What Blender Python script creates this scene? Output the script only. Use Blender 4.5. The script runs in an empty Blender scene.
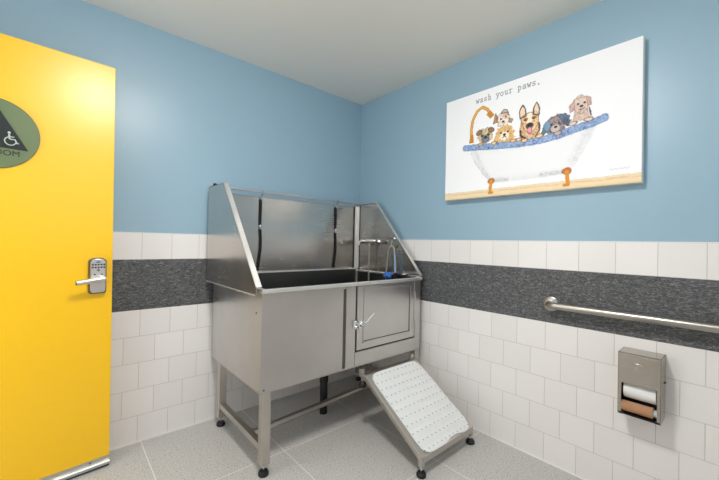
import bpy, bmesh, math, random
import numpy as np
from mathutils import Vector, Matrix
S = bpy.context.scene
COL = S.collection
PI = math.pi
random.seed(4)

# ------------------------------------------------------------------ camera
CAM = Vector((-2.0127, -2.3128, 1.1677))
yaw, pit, rol = map(math.radians, (41.152, 0.502, 1.209))
F = Vector((math.sin(yaw)*math.cos(pit), math.cos(yaw)*math.cos(pit), math.sin(pit)))
R = Vector((math.cos(yaw), -math.sin(yaw), 0))
U = R.cross(F)
R2 = R*math.cos(rol) + U*math.sin(rol)
U2 = -R*math.sin(rol) + U*math.cos(rol)
cd = bpy.data.cameras.new('camera')
cam = bpy.data.objects.new('camera', cd); COL.objects.link(cam)
cd.sensor_width = 36; cd.lens = 342.94/719*36; cd.clip_start = .02
M = Matrix((R2, U2, -F)).transposed().to_4x4(); M.translation = CAM
cam.matrix_world = M
S.camera = cam

# ------------------------------------------------------------------ world, lights, exposure
w = bpy.data.worlds.new('world'); S.world = w; w.use_nodes = True
w.node_tree.nodes['Background'].inputs[0].default_value = (.93, .97, 1.0, 1)
w.node_tree.nodes['Background'].inputs[1].default_value = .9
S.view_settings.view_transform = 'Standard'; S.view_settings.look = 'None'
S.view_settings.gamma = 1; S.view_settings.exposure = 0.93
S.view_settings.use_curve_mapping = False
LAMP = (-1.56, -1.58)         # ceiling dome lamp above the middle of the room
LAMP_E = 56.0
def area(name, loc, rot, sx, sy, e, col):
    l = bpy.data.lights.new(name, 'AREA'); l.shape = 'RECTANGLE'; l.size = sx; l.size_y = sy
    l.energy = e; l.color = col
    o = bpy.data.objects.new(name, l); COL.objects.link(o); o.location = loc; o.rotation_euler = rot
    return o
# added area lamp: unseen fill standing for hallway light through the left doorway
area('hallway_fill', (-3.3, -0.75, 1.5), (0, math.radians(-80), 0), 1.6, 0.9, 4, (.95, .98, 1))

# ------------------------------------------------------------------ materials
def new_mat(name):
    m = bpy.data.materials.new(name); m.use_nodes = True
    nt = m.node_tree; b = nt.nodes['Principled BSDF']
    return m, nt, b
def lin(c):
    return tuple(((v/255)/12.92 if v/255 <= .04045 else ((v/255+.055)/1.055)**2.4) for v in c) + (1,)
def simple(name, col, rough=.5, metal=0, bump=0, bscale=200, spec=.5, coat=0, var=0, vscale=8):
    m, nt, b = new_mat(name)
    b.inputs['Base Color'].default_value = lin(col); b.inputs['Roughness'].default_value = rough
    b.inputs['Metallic'].default_value = metal; b.inputs['Specular IOR Level'].default_value = spec
    if coat: b.inputs['Coat Weight'].default_value = coat; b.inputs['Coat Roughness'].default_value = .12
    tc = nt.nodes.new('ShaderNodeTexCoord')
    n = nt.nodes.new('ShaderNodeTexNoise'); n.inputs['Scale'].default_value = bscale
    nt.links.new(tc.outputs['Object'], n.inputs['Vector'])
    if bump:
        bp = nt.nodes.new('ShaderNodeBump'); bp.inputs['Strength'].default_value = bump; bp.inputs['Distance'].default_value = .002
        nt.links.new(n.outputs['Fac'], bp.inputs['Height']); nt.links.new(bp.outputs[0], b.inputs['Normal'])
    if var:
        n2 = nt.nodes.new('ShaderNodeTexNoise'); n2.inputs['Scale'].default_value = vscale; n2.inputs['Detail'].default_value = 4
        nt.links.new(tc.outputs['Object'], n2.inputs['Vector'])
        mx = nt.nodes.new('ShaderNodeMix'); mx.data_type = 'RGBA'
        c1 = lin(col); mx.inputs[6].default_value = tuple(v*(1-var) for v in c1[:3])+(1,); mx.inputs[7].default_value = tuple(min(1, v*(1+var)) for v in c1[:3])+(1,)
        nt.links.new(n2.outputs['Fac'], mx.inputs[0]); nt.links.new(mx.outputs[2], b.inputs['Base Color'])
    return m
def steel(name, col, rough, stretch=(4, 4, 260), amp=.12, blotch=.1):
    m, nt, b = new_mat(name)
    b.inputs['Metallic'].default_value = 1
    tc = nt.nodes.new('ShaderNodeTexCoord'); mp = nt.nodes.new('ShaderNodeMapping'); mp.inputs['Scale'].default_value = stretch
    n = nt.nodes.new('ShaderNodeTexNoise'); n.inputs['Scale'].default_value = 1; n.inputs['Detail'].default_value = 3
    nt.links.new(tc.outputs['Object'], mp.inputs[0]); nt.links.new(mp.outputs[0], n.inputs['Vector'])
    n2 = nt.nodes.new('ShaderNodeTexNoise'); n2.inputs['Scale'].default_value = 5; n2.inputs['Detail'].default_value = 3
    nt.links.new(tc.outputs['Object'], n2.inputs['Vector'])
    ad = nt.nodes.new('ShaderNodeMath'); ad.operation = 'MULTIPLY_ADD'; ad.inputs[1].default_value = amp; ad.inputs[2].default_value = rough-amp/2
    nt.links.new(n.outputs['Fac'], ad.inputs[0])
    ad2 = nt.nodes.new('ShaderNodeMath'); ad2.operation = 'MULTIPLY_ADD'; ad2.inputs[1].default_value = blotch
    nt.links.new(n2.outputs['Fac'], ad2.inputs[0]); nt.links.new(ad.outputs[0], ad2.inputs[2])
    nt.links.new(ad2.outputs[0], b.inputs['Roughness'])
    mx = nt.nodes.new('ShaderNodeMix'); mx.data_type = 'RGBA'; c = lin(col)
    mx.inputs[6].default_value = tuple(v*.88 for v in c[:3])+(1,); mx.inputs[7].default_value = tuple(min(1, v*1.1) for v in c[:3])+(1,)
    nt.links.new(n2.outputs['Fac'], mx.inputs[0]); nt.links.new(mx.outputs[2], b.inputs['Base Color'])
    bp = nt.nodes.new('ShaderNodeBump'); bp.inputs['Strength'].default_value = .12; bp.inputs['Distance'].default_value = .02
    nt.links.new(n2.outputs['Fac'], bp.inputs['Height']); nt.links.new(bp.outputs[0], b.inputs['Normal'])
    return m

M_STEEL = steel('brushed_steel', (204, 203, 201), .30)
M_SHELL = steel('body_steel', (204, 202, 200), .27)
M_PANEL = steel('panel_steel', (204, 199, 193), .2, amp=.08)
M_BASIN = steel('basin_steel', (120, 120, 116), .3)  # darker steel copy: dim reflections inside the basin put into the colour
M_TUBE = steel('tube_steel', (200, 195, 188), .3)
M_EDGE = steel('lit_edge_steel', (236, 234, 230), .46)  # lighter steel copy: bright reflections on the edges put into the colour
M_CHROME = simple('chrome', (225, 225, 225), .1, 1)
M_DARKGAP = simple('dark_gap', (35, 34, 32), .6)
M_RUBBER = simple('black_rubber', (16, 16, 17), .55, bump=.1)
M_BLACKPVC = simple('black_pipe', (20, 20, 21), .4)
M_STRAP = simple('black_strap', (14, 14, 15), .7, bump=.4, bscale=900)
M_YELLOW = simple('yellow_paint', (252, 197, 3), .33, bump=.03, bscale=60, spec=.7)
M_BLUE = simple('blue_paint', (150, 180, 197), .36, bump=.06, bscale=350)
M_CEIL = simple('ceiling_paint', (240, 236, 227), .8, bump=.05, bscale=200)
M_WHITE = simple('white_trim', (238, 236, 232), .5)
M_FRAME = simple('grey_frame_paint', (150, 152, 150), .5)
M_SATIN = steel('satin_hardware', (214, 212, 210), .3)
M_BAR = steel('grab_bar_steel', (178, 171, 163), .27)
M_CAST = simple('cast_chrome', (205, 204, 202), .24, 1)
M_SWEEP = steel('aluminium_sweep', (196, 196, 194), .3)
M_SIGN = simple('olive_sign', (104, 120, 80), .45)
M_SIGNDK = simple('sign_dark', (12, 20, 22), .5)
M_SIGNLT = simple('sign_pale', (190, 205, 190), .5)
M_KEYS = simple('keypad_keys', (52, 56, 60), .4)
M_PAPER = simple('toilet_paper', (238, 238, 236), .9, bump=.3, bscale=400)
M_CARD = simple('kraft_cardboard', (176, 132, 98), .85, var=.12, vscale=40)
M_BLUESP = simple('blue_sponge', (70, 120, 205), .9, bump=.8, bscale=300)
M_HOSE = simple('grey_hose', (176, 174, 164), .35, .6)
M_HOSEBL = simple('pale_blue_plastic', (140, 172, 210), .4)
M_TIE = simple('white_tie', (240, 240, 240), .5)
M_CANVAS = simple('canvas_edge', (236, 236, 232), .8, bump=.2, bscale=500)

def emis(name, col, e):
    m, nt, b = new_mat(name)
    b.inputs['Emission Color'].default_value = col; b.inputs['Emission Strength'].default_value = e
    b.inputs['Base Color'].default_value = (.9, .9, .9, 1)
    return m
M_LAMP = emis('lamp_glass', (1, .98, .965, 1), LAMP_E)

def tile_mat(axis, shift, zshift=0.0):
    """glazed running-bond wall tiles; axis 0 = tiles run along x, 1 = along y"""
    m, nt, b = new_mat('white_wall_tile'); L = nt.links
    tc = nt.nodes.new('ShaderNodeTexCoord'); sp = nt.nodes.new('ShaderNodeSeparateXYZ'); L.new(tc.outputs['Object'], sp.inputs[0])
    mu = nt.nodes.new('ShaderNodeMath'); mu.operation = 'MULTIPLY_ADD'; mu.inputs[1].default_value = -1; mu.inputs[2].default_value = shift + 15.5
    L.new(sp.outputs[axis], mu.inputs[0])
    az = nt.nodes.new('ShaderNodeMath'); az.operation = 'ADD'; az.inputs[1].default_value = zshift; L.new(sp.outputs[2], az.inputs[0])
    cb = nt.nodes.new('ShaderNodeCombineXYZ'); L.new(mu.outputs[0], cb.inputs[0]); L.new(az.outputs[0], cb.inputs[1])
    br = nt.nodes.new('ShaderNodeTexBrick'); L.new(cb.outputs[0], br.inputs['Vector'])
    br.inputs['Scale'].default_value = 1; br.inputs['Brick Width'].default_value = .155; br.inputs['Row Height'].default_value = .1514
    br.inputs['Mortar Size'].default_value = .0014; br.inputs['Mortar Smooth'].default_value = .35; br.inputs['Bias'].default_value = 0
    br.inputs['Color1'].default_value = lin((238, 234, 231)); br.inputs['Color2'].default_value = lin((233, 229, 226)); br.inputs['Mortar'].default_value = lin((196, 190, 184))
    L.new(br.outputs['Color'], b.inputs['Base Color'])
    b.inputs['Roughness'].default_value = .32
    bp = nt.nodes.new('ShaderNodeBump'); bp.invert = True; bp.inputs['Strength'].default_value = .5; bp.inputs['Distance'].default_value = .002
    n = nt.nodes.new('ShaderNodeTexNoise'); n.inputs['Scale'].default_value = 7; L.new(tc.outputs['Object'], n.inputs['Vector'])
    bp2 = nt.nodes.new('ShaderNodeBump'); bp2.inputs['Strength'].default_value = .12; bp2.inputs['Distance'].default_value = .01; L.new(n.outputs['Fac'], bp2.inputs['Height'])
    L.new(br.outputs['Fac'], bp.inputs['Height']); L.new(bp2.outputs[0], bp.inputs['Normal']); L.new(bp.outputs[0], b.inputs['Normal'])
    return m
BW = .155
# joint phase of each wall, then row phase: rows counted down from the mosaic band
SH_R = -.952 + BW/2; SH_L = -1.655 + BW/2
ROWB = 4*.1514 - (.7575-.1514)          # bottom field: row 4 ends at z .7575
ROWT = 4*.1514 - 1.0465 + .0            # top course sits in an even row
def band_mat(axis):
    m, nt, b = new_mat('slate_mosaic'); L = nt.links
    tc = nt.nodes.new('ShaderNodeTexCoord'); mp = nt.nodes.new('ShaderNodeMapping'); mp.inputs['Scale'].default_value = (29, 29, 80) 
    L.new(tc.outputs['Object'], mp.inputs[0])
    n = nt.nodes.new('ShaderNodeTexNoise'); n.inputs['Scale'].default_value = 1.6; n.inputs['Detail'].default_value = 4; n.inputs['Roughness'].default_value = .6; n.inputs['Distortion'].default_value = 1.6
    L.new(mp.outputs[0], n.inputs['Vector'])
    cr = nt.nodes.new('ShaderNodeValToRGB'); L.new(n.outputs['Fac'], cr.inputs[0])
    e = cr.color_ramp.elements; e[0].position = .36; e[0].color = lin((56, 57, 58)); e[1].position = .68; e[1].color = lin((132, 133, 134))
    x = e.new(.52); x.color = lin((84, 85, 86))
    L.new(cr.outputs[0], b.inputs['Base Color']); b.inputs['Roughness'].default_value = .5
    bp = nt.nodes.new('ShaderNodeBump'); bp.inputs['Strength'].default_value = .5; bp.inputs['Distance'].default_value = .003
    L.new(n.outputs['Fac'], bp.inputs['Height']); L.new(bp.outputs[0], b.inputs['Normal'])
    return m
def floor_mat():
    m, nt, b = new_mat('speckled_floor_tile'); L = nt.links
    tc = nt.nodes.new('ShaderNodeTexCoord')
    mp = nt.nodes.new('ShaderNodeMapping'); mp.inputs['Location'].default_value = (.449+.594*20, .605-.594+.594*20, 0); L.new(tc.outputs['Object'], mp.inputs[0])
    br = nt.nodes.new('ShaderNodeTexBrick'); br.offset = 0; L.new(mp.outputs[0], br.inputs['Vector'])
    br.inputs['Scale'].default_value = 1; br.inputs['Brick Width'].default_value = .594; br.inputs['Row Height'].default_value = .594
    br.inputs['Mortar Size'].default_value = .0025; br.inputs['Mortar Smooth'].default_value = .2
    n = nt.nodes.new('ShaderNodeTexNoise'); n.inputs['Scale'].default_value = 150; n.inputs['Detail'].default_value = 3; n.inputs['Roughness'].default_value = .7; L.new(tc.outputs['Object'], n.inputs['Vector'])
    cr = nt.nodes.new('ShaderNodeValToRGB'); L.new(n.outputs['Fac'], cr.inputs[0]); e = cr.color_ramp.elements
    e[0].position = .3; e[0].color = lin((154, 151, 146)); e[1].position = .7; e[1].color = lin((218, 216, 212))
    v = nt.nodes.new('ShaderNodeTexVoronoi'); v.inputs['Scale'].default_value = 55; L.new(tc.outputs['Object'], v.inputs['Vector'])
    c2 = nt.nodes.new('ShaderNodeValToRGB'); L.new(v.outputs['Distance'], c2.inputs[0]); c2.color_ramp.elements[0].position = .13; c2.color_ramp.elements[0].color = (.5, .49, .48, 1); c2.color_ramp.elements[1].position = .2; c2.color_ramp.elements[1].color = (1, 1, 1, 1)
    mx = nt.nodes.new('ShaderNodeMix'); mx.data_type = 'RGBA'; mx.blend_type = 'MULTIPLY'; mx.inputs[0].default_value = .85
    L.new(cr.outputs[0], mx.inputs[6]); L.new(c2.outputs[0], mx.inputs[7])
    mg = nt.nodes.new('ShaderNodeMix'); mg.data_type = 'RGBA'; L.new(br.outputs['Fac'], mg.inputs[0]); L.new(mx.outputs[2], mg.inputs[6]); mg.inputs[7].default_value = lin((226, 223, 218))
    L.new(mg.outputs[2], b.inputs['Base Color']); b.inputs['Roughness'].default_value = .42
    return m

# ------------------------------------------------------------------ mesh builder
class MB:
    def __init__(s): s.bm = bmesh.new()
    def box(s, x0, x1, y0, y1, z0, z1, bev=0, seg=2):
        t = bmesh.new(); bmesh.ops.create_cube(t, size=1)
        bmesh.ops.scale(t, vec=(abs(x1-x0), abs(y1-y0), abs(z1-z0)), verts=t.verts)
        if bev: bmesh.ops.bevel(t, geom=t.edges[:], offset=bev, segments=seg, profile=.5, affect='EDGES')
        bmesh.ops.translate(t, vec=((x0+x1)/2, (y0+y1)/2, (z0+z1)/2), verts=t.verts)
        return s.merge(t)
    def merge(s, t, mat=None):
        if mat is not None: bmesh.ops.transform(t, matrix=mat, verts=t.verts)
        me = bpy.data.meshes.new('t'); t.to_mesh(me); s.bm.from_mesh(me); bpy.data.meshes.remove(me); t.free(); return s
    def prism(s, pts, axis, a, b, bev=0):
        """pts: outline in the two other axes (in order), extruded a..b along axis"""
        t = bmesh.new()
        def P(p, h):
            l = list(p); l.insert(axis, h); return l
        va = [t.verts.new(P(p, a)) for p in pts]; vb = [t.verts.new(P(p, b)) for p in pts]
        t.faces.new(va); t.faces.new(vb[::-1]); n = len(pts)
        for i in range(n): t.faces.new((va[i], vb[i], vb[(i+1) % n], va[(i+1) % n]))
        bmesh.ops.recalc_face_normals(t, faces=t.faces)
        if bev: bmesh.ops.bevel(t, geom=t.edges[:], offset=bev, segments=2, profile=.5, affect='EDGES')
        return s.merge(t)
    def tube(s, pts, r, seg=12, square=False, closed=False):
        t = bmesh.new(); pts = [Vector(p) for p in pts]; n = len(pts); rings = []
        seg = 4 if square else seg
        up = None
        for i, p in enumerate(pts):
            a = pts[i]-pts[i-1] if i else pts[1]-pts[0]
            b = pts[i+1]-pts[i] if i < n-1 else a
            d = (a.normalized()+b.normalized()).normalized()
            if up is None:
                up = Vector((0, 0, 1)) if abs(d.z) < .9 else Vector((1, 0, 0))
            x = d.cross(up).normalized(); y = x.cross(d).normalized(); up = y
            k = 1/max(.5, math.cos(a.angle(b)/2)) if a.length and b.length else 1
            rr = r[i] if isinstance(r, (list, tuple)) else r
            ring = []
            for j in range(seg):
                an = 2*PI*j/seg + (PI/4 if square else 0)
                q = rr*(math.sqrt(2) if square else 1)
                ring.append(t.verts.new(p + x*math.cos(an)*q + y*math.sin(an)*q*(k if square else 1)))
            rings.append(ring)
        for i in range(n-1):
            for j in range(seg): t.faces.new((rings[i][j], rings[i][(j+1) % seg], rings[i+1][(j+1) % seg], rings[i+1][j]))
        t.faces.new(rings[0][::-1]); t.faces.new(rings[-1])
        bmesh.ops.recalc_face_normals(t, faces=t.faces)
        return s.merge(t)
    def lathe(s, prof, origin=(0, 0, 0), axis=(0, 0, 1), seg=28):
        """prof: list of (r, h)"""
        t = bmesh.new(); rings = []
        for r, h in prof:
            rings.append([t.verts.new((r*math.cos(2*PI*j/seg), r*math.sin(2*PI*j/seg), h)) for j in range(seg)])
        for i in range(len(prof)-1):
            for j in range(seg): t.faces.new((rings[i][j], rings[i][(j+1) % seg], rings[i+1][(j+1) % seg], rings[i+1][j]))
        t.faces.new(rings[0][::-1]); t.faces.new(rings[-1])
        bmesh.ops.remove_doubles(t, verts=t.verts, dist=1e-6)
        bmesh.ops.recalc_face_normals(t, faces=t.faces)
        q = Vector((0, 0, 1)).rotation_difference(Vector(axis)).to_matrix().to_4x4(); q.translation = Vector(origin)
        return s.merge(t, q)
    def ball(s, c, r, sc=(1, 1, 1), sub=2):
        t = bmesh.new(); bmesh.ops.create_icosphere(t, subdivisions=sub, radius=r)
        bmesh.ops.scale(t, vec=sc, verts=t.verts); bmesh.ops.translate(t, vec=c, verts=t.verts)
        return s.merge(t)
    def build(s, name, mat, parent=None, smooth=True, world=True):
        me = bpy.data.meshes.new(name); s.bm.to_mesh(me); s.bm.free()
        o = bpy.data.objects.new(name, me); COL.objects.link(o)
        for m in (mat if isinstance(mat, (list, tuple)) else [mat]): me.materials.append(m)
        if smooth:
            for p in me.polygons: p.use_smooth = True
            try: me.set_sharp_from_angle(angle=math.radians(32))
            except Exception: pass
        wn = o.modifiers.new('weighted_normal', 'WEIGHTED_NORMAL'); wn.keep_sharp = True; wn.weight = 100
        if parent is not None:
            o.parent = parent
            # shapes are written in world coordinates: undo the placement of the ancestors
            q = parent; T = Matrix.Identity(4)
            while q is not None:
                T = Matrix.Translation(q.location) @ q.rotation_euler.to_matrix().to_4x4() @ T if q.type == 'EMPTY' else T
                q = q.parent
            me.transform(T.inverted())
        return o
def empty(name, label, cat, loc, group=None, rz=0):
    o = bpy.data.objects.new(name, None); COL.objects.link(o); o.location = loc; o.rotation_euler = (0, 0, rz); o.empty_display_size = .05
    return tag(o, label, cat, group)
def tag(o, label, cat, group=None):
    o['label'] = label; o['category'] = cat
    if group: o['group'] = group
    return o
def struct(o): o['kind'] = 'structure'; return o
def copy_tree(root):
    c = root.copy(); COL.objects.link(c)
    for ch in list(root.children):
        d = ch.copy(); COL.objects.link(d); d.parent = c
        for g in list(ch.children):
            e = g.copy(); COL.objects.link(e); e.parent = d
    return c

# ------------------------------------------------------------------ room
H = 2.409; XL = -2.76; YF = -3.1; T = .008
struct(MB().box(XL-.1, .15, YF-.1, .15, -.08, 0).build('floor', floor_mat(), smooth=False))
struct(MB().box(XL-.1, .15, YF-.1, .15, H, H+.08).build('ceiling', M_CEIL, smooth=False))
def wall(name, axis, x0, x1, y0, y1, tiles, sh, holes=None):
    o = struct(MB().box(x0, x1, y0, y1, 0, H).build(name, M_BLUE, smooth=False)); return o
wb = struct(MB().box(XL, .1, T, T+.1, 0, H).build('wall_back', M_BLUE, smooth=False))
wr = struct(MB().box(T, T+.1, YF, T, 0, H).build('wall_right', M_BLUE, smooth=False))
wf = struct(MB().box(XL, T, YF-.1, YF, 0, 1.2).box(XL, T, YF-.1, YF, 2.2, H).box(XL, -2.1, YF-.1, YF, 1.2, 2.2).box(-.5, T, YF-.1, YF, 1.2, 2.2).build('wall_front', M_BLUE, smooth=False))  # upper opening added, out of view, to let world light in as fill
b = MB(); b.box(XL-.1, XL, YF, -1.15, 0, H); b.box(XL-.1, XL, -.17, T, 0, H); b.box(XL-.1, XL, -1.15, -.17, 2.09, H)
wl = struct(b.build('wall_left', M_BLUE, smooth=False))
# tile wainscot: bottom field of five courses, slate mosaic band, one top course
def wainscot(par, axis, sh, rng, side):
    def bx(z0, z1):
        b = MB()
        if axis == 0: b.box(rng[0], rng[1], side, side+T*(1 if side == 0 else -1), z0, z1)
        else: b.box(side, side+T*(1 if side == 0 else -1), rng[0], rng[1], z0, z1)
        return b
    bx(0, .7575).build('tile_field', tile_mat(axis, sh, ROWB), par, smooth=False)
    bx(.7575, 1.0462).build('mosaic_band', band_mat(axis), par, smooth=False)
    bx(1.0462, 1.198).build('top_tile_course', tile_mat(axis, sh, ROWT), par, smooth=False)
    bx(1.198, 1.2015).build('tile_top_edge', M_WHITE, par, smooth=False)
wainscot(wb, 0, SH_L, (XL, 0), 0)
wainscot(wr, 1, SH_R, (YF, T), 0)
for z0, z1, nm, mt in ((0, .7575, 'tile_field', tile_mat(0, SH_L, ROWB)), (.7575, 1.0462, 'mosaic_band', band_mat(0)), (1.0462, 1.198, 'top_tile_course', tile_mat(0, SH_L, ROWT))):
    MB().box(XL, 0, YF, YF+T, z0, z1).build(nm, mt, wf, smooth=False)
# the wainscot on the left wall stops at the doorway
for (a, c) in ((YF, -1.2),):
    for z0, z1, nm, mt in ((0, .7575, 'tile_field', tile_mat(1, SH_R, ROWB)), (.7575, 1.0462, 'mosaic_band', band_mat(1)), (1.0462, 1.198, 'top_tile_course', tile_mat(1, SH_R, ROWT))):
        MB().box(XL, XL+T, a, c, z0, z1).build(nm, mt, wl, smooth=False)
# caulk line where wall tile meets the floor
struct(MB().box(XL, -.004, -.005, 0, 0, .006).build('trim_1', M_WHITE, smooth=False))
struct(MB().box(-.005, 0, YF, 0, 0, .006).build('trim_2', M_WHITE, smooth=False))
# door frame in the left wall
b = MB(); b.box(XL-.11, XL+.012, -1.20, -1.15, 0, 2.14, .003); b.box(XL-.11, XL+.012, -.17, -.12, 0, 2.14, .003); b.box(XL-.11, XL+.012, -1.20, -.12, 2.09, 2.14, .003)
struct(b.build('trim_3', M_FRAME))

# ------------------------------------------------------------------ ceiling lamp
ce = empty('ceiling_lamp', 'round white glowing dome lamp on the ceiling', 'ceiling lamp', (LAMP[0], LAMP[1], H))
MB().lathe([(.0, -.022), (.19, -.022), (.2, -.014), (.2, -.001), (0, -.001)], (LAMP[0], LAMP[1], H)).build('lamp_base', M_WHITE, ce)
pr = [(0.0, -.095)] + [(.165*math.sin(a), -.022-.073*math.cos(a)) for a in [i*PI/2/9 for i in range(1, 10)]] + [(0, -.022)]
MB().lathe(pr, (LAMP[0], LAMP[1], H)).build('lamp_shade', M_LAMP, ce)

# ------------------------------------------------------------------ yellow door, swung open in front of the back wall
DE = Vector((-1.80, -.140)); DA = math.atan2(-.08, -1.0)    # free edge and direction of the leaf towards its hinges
DW = .92
def DP(u, n, z):       # u along the leaf from its free edge, n out of its face towards the room
    d = Vector((math.cos(DA), math.sin(DA))); nn = Vector((-d.y, d.x))
    if nn.y > 0: nn = -nn
    q = DE + d*u + nn*n; return Vector((q.x, q.y, z))
DM = Matrix.Translation((0, 0, 0))
def door_mat4():
    d = Vector((math.cos(DA), math.sin(DA))); nn = Vector((-d.y, d.x))
    if nn.y > 0: nn = -nn
    # local axes: X = along leaf toward FREE edge (right in the photo), Y = into the leaf, Z up
    return Matrix(((-d.x, -nn.x, 0, DE.x), (-d.y, -nn.y, 0, DE.y), (0, 0, 1, 0), (0, 0, 0, 1)))
DMX = door_mat4() @ Matrix.Translation((-.004, 0, 1)) @ Matrix.Rotation(math.radians(-.5), 4, 'Y') @ Matrix.Translation((0, 0, -1))
def door_build(mb, name, mat, parent, **k):
    bmesh.ops.transform(mb.bm, matrix=DMX, verts=mb.bm.verts)
    return mb.build(name, mat, parent, **k)
door = bpy.data.objects.new('door_1', None); COL.objects.link(door); door.location = (*DP(DW, 0, 0).xy, 0); door['kind'] = 'structure'
door_build(MB().box(-DW, 0, .001, .045, .012, 2.045, .002), 'door_leaf', M_YELLOW, door)
b = MB(); b.box(-DW+.005, -.001, -.004, .001, .014, .052, .001)
b.tube([(-DW+.005, -.009, .022), (-.001, -.009, .022)], .0125, 14); 
swp = door_build(b, 'door_sweep', M_SWEEP, door)
b = MB()
for u in (-.08, -.28, -.48, -.68): b.lathe([(0, 0), (.004, 0), (.004, .002), (0, .002)], (u, -.004, .042), (0, -1, 0), 12)
door_build(b, 'sweep_screw', M_KEYS, swp)
door_build(MB().box(-DW+.005, -.002, -.008, .004, .002, .0105), 'sweep_seal', M_RUBBER, swp)
b = MB()
for z in (.25, 1.03, 1.8): b.tube([(-DW-.006, -.004, z-.055), (-DW-.006, -.004, z+.055)], .007, 12)
door_build(b, 'door_hinge', M_SATIN, door)
door_build(MB().box(-.001, .0015, .010, .036, .93, 1.03), 'strike_plate', M_SATIN, door)
door_build(MB().box(0, .009, .014, .030, .968, .992, .002), 'latch_bolt', M_KEYS, door)
# small bracket near the top of the leaf, at the left edge of the view
door_build(MB().box(-.47, -.425, -.006, 0, 1.955, 2.0, .003), 'closer_plate', simple('brass_yellow', (196, 150, 22), .5), door)

# keypad lever lock
lock = empty('keypad_lever_lock', 'satin metal keypad lock with lever handle on the yellow door', 'door lock', tuple(DP(.062, 0, .98)))
def rounded(w0, h0, h1, r, arch):    # outline in (x, z) with arched top
    pts = []
    for cx, cz, a0 in ((w0/2-r, h0+r, -90), (w0/2-r, h1-r-arch, 0)):
        pts += [(cx+r*math.cos(math.radians(a0+t)), cz+r*math.sin(math.radians(a0+t))) for t in range(0, 91, 15)]
    for t in range(10, 171, 10):
        a = math.radians(t); pts.append(((w0/2-r*.9)*math.cos(a), h1-arch-.0+arch*math.sin(a)))
    for cx, cz, a0 in ((-w0/2+r, h1-r-arch, 90), (-w0/2+r, h0+r, 180)):
        pts += [(cx+r*math.cos(math.radians(a0+t)), cz+r*math.sin(math.radians(a0+t))) for t in range(0, 91, 15)]
    return pts
LU = -.064
pl = [(x+LU, z) for x, z in rounded(.072, .888, 1.068, .013, .007)]
b = MB(); b.prism(pl, 1, -.022, 0, .003); door_build(b, 'back_plate', simple('dark_bronze', (120, 112, 100), .35, 1), lock)
pl2 = [(x*.86+LU, (z-.98)*.93+.98) for x, z in rounded(.072, .888, 1.068, .013, .007)]
b = MB(); b.prism(pl2, 1, -.034, -.02, .004); fp = door_build(b, 'face_plate', M_SATIN, lock)
for r_ in range(2):
    for c_ in range(5):
        door_build(MB().box(LU-.026+c_*.0115, LU-.018+c_*.0115, -.0365, -.033, 1.03-r_*.014, 1.038-r_*.014, .0015), 'key_button', M_KEYS, fp)
door_build(MB().box(LU-.008, LU+.008, -.0365, -.033, 1.044, 1.049, .001), 'brand_bar', M_KEYS, fp)
door_build(MB().lathe([(0, 0), (.0065, 0), (.0065, .004), (0, .004)], (LU, -.034, 1.006), (0, -1, 0), 16), 'status_button', M_CHROME, fp)
b = MB()
for dx in (-.014, .014): b.lathe([(0, 0), (.004, 0), (.004, .003), (0, .003)], (LU+dx, -.034, .985), (0, -1, 0), 12)
door_build(b, 'indicator_light', M_KEYS, fp)
b = MB(); b.lathe([(.021, 0), (.019, .012), (.013, .016), (.012, .042), (0, .042)], (LU+.012, -.034, .962), (0, -1, 0), 24)
b.tube([(LU+.018, -.074, .965), (LU-.01, -.076, .963), (LU-.05, -.078, .957), (LU-.088, -.078, .952)], [.014, .0135, .012, .0115], 14)
lv = door_build(b, 'lever_handle', M_SATIN, lock)
door_build(MB().lathe([(0, 0), (.0098, 0), (.0098, .003), (0, .003)], (LU-.088, -.078, .952), (-1, 0, -.1), 16), 'lever_end_cap', simple('bronze_cap', (96, 78, 52), .5, .6), lv)

# round accessible restroom sign
SU, SZ, SR = -.434, 1.612, .1525
sg = empty('restroom_sign', 'round olive green restroom sign with dark triangle on the yellow door', 'sign', tuple(DP(-SU, 0, SZ)))
door_build(MB().lathe([(0, 0), (SR, 0), (SR, .004), (SR-.002, .006), (0, .006)], (SU, 0, SZ), (0, -1, 0), 72), 'sign_disc', M_SIGN, sg)
b = MB(); b.prism([(SU-.114, SZ-.057), (SU+.114, SZ-.062), (SU, SZ+.142)], 1, -.0085, -.006); tri = door_build(b, 'sign_triangle', M_SIGNDK, sg)
def pict_chair(cx, cz, s):
    b = MB(); y = -.0095
    def st(pts, r): b.tube([(cx+px*s, y, cz+pz*s) for px, pz in pts], r*s, 8)
    b.lathe([(0, 0), (.115*s, 0), (.115*s, .002), (0, .002)], (cx-.12*s, -.0085, cz+.78*s), (0, -1, 0), 20)
    st([(-.12, .62), (-.08, .12)], .075)
    st([(-.08, .12), (.32, .12), (.48, -.28)], .065); st([(.48, -.28), (.62, -.22)], .05)
    st([(-.1, .38), (.26, .36)], .05)
    a0, a1 = math.radians(110), math.radians(345)
    st([(-.02+.42*math.cos(a0+(a1-a0)*i/18), -.08+.42*math.sin(a0+(a1-a0)*i/18)) for i in range(19)], .05)
    return b
door_build(pict_chair(SU+.058, SZ-.025, .042), 'wheelchair_symbol', M_SIGNLT, tri)
def pict_person(cx, cz, s):
    b = MB(); y = -.0095
    b.lathe([(0, 0), (.12*s, 0), (.12*s, .002), (0, .002)], (cx, -.0085, cz+.88*s), (0, -1, 0), 20)
    def st(pts, r): b.tube([(cx+px*s, y, cz+pz*s) for px, pz in pts], r*s, 8)
    st([(0, .68), (0, .1)], .16); st([(-.08, .1), (-.08, -.6)], .075); st([(.08, .1), (.08, -.6)], .075)
    st([(-.2, .66), (-.26, .1)], .05); st([(.2, .66), (.26, .1)], .05); return b
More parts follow.
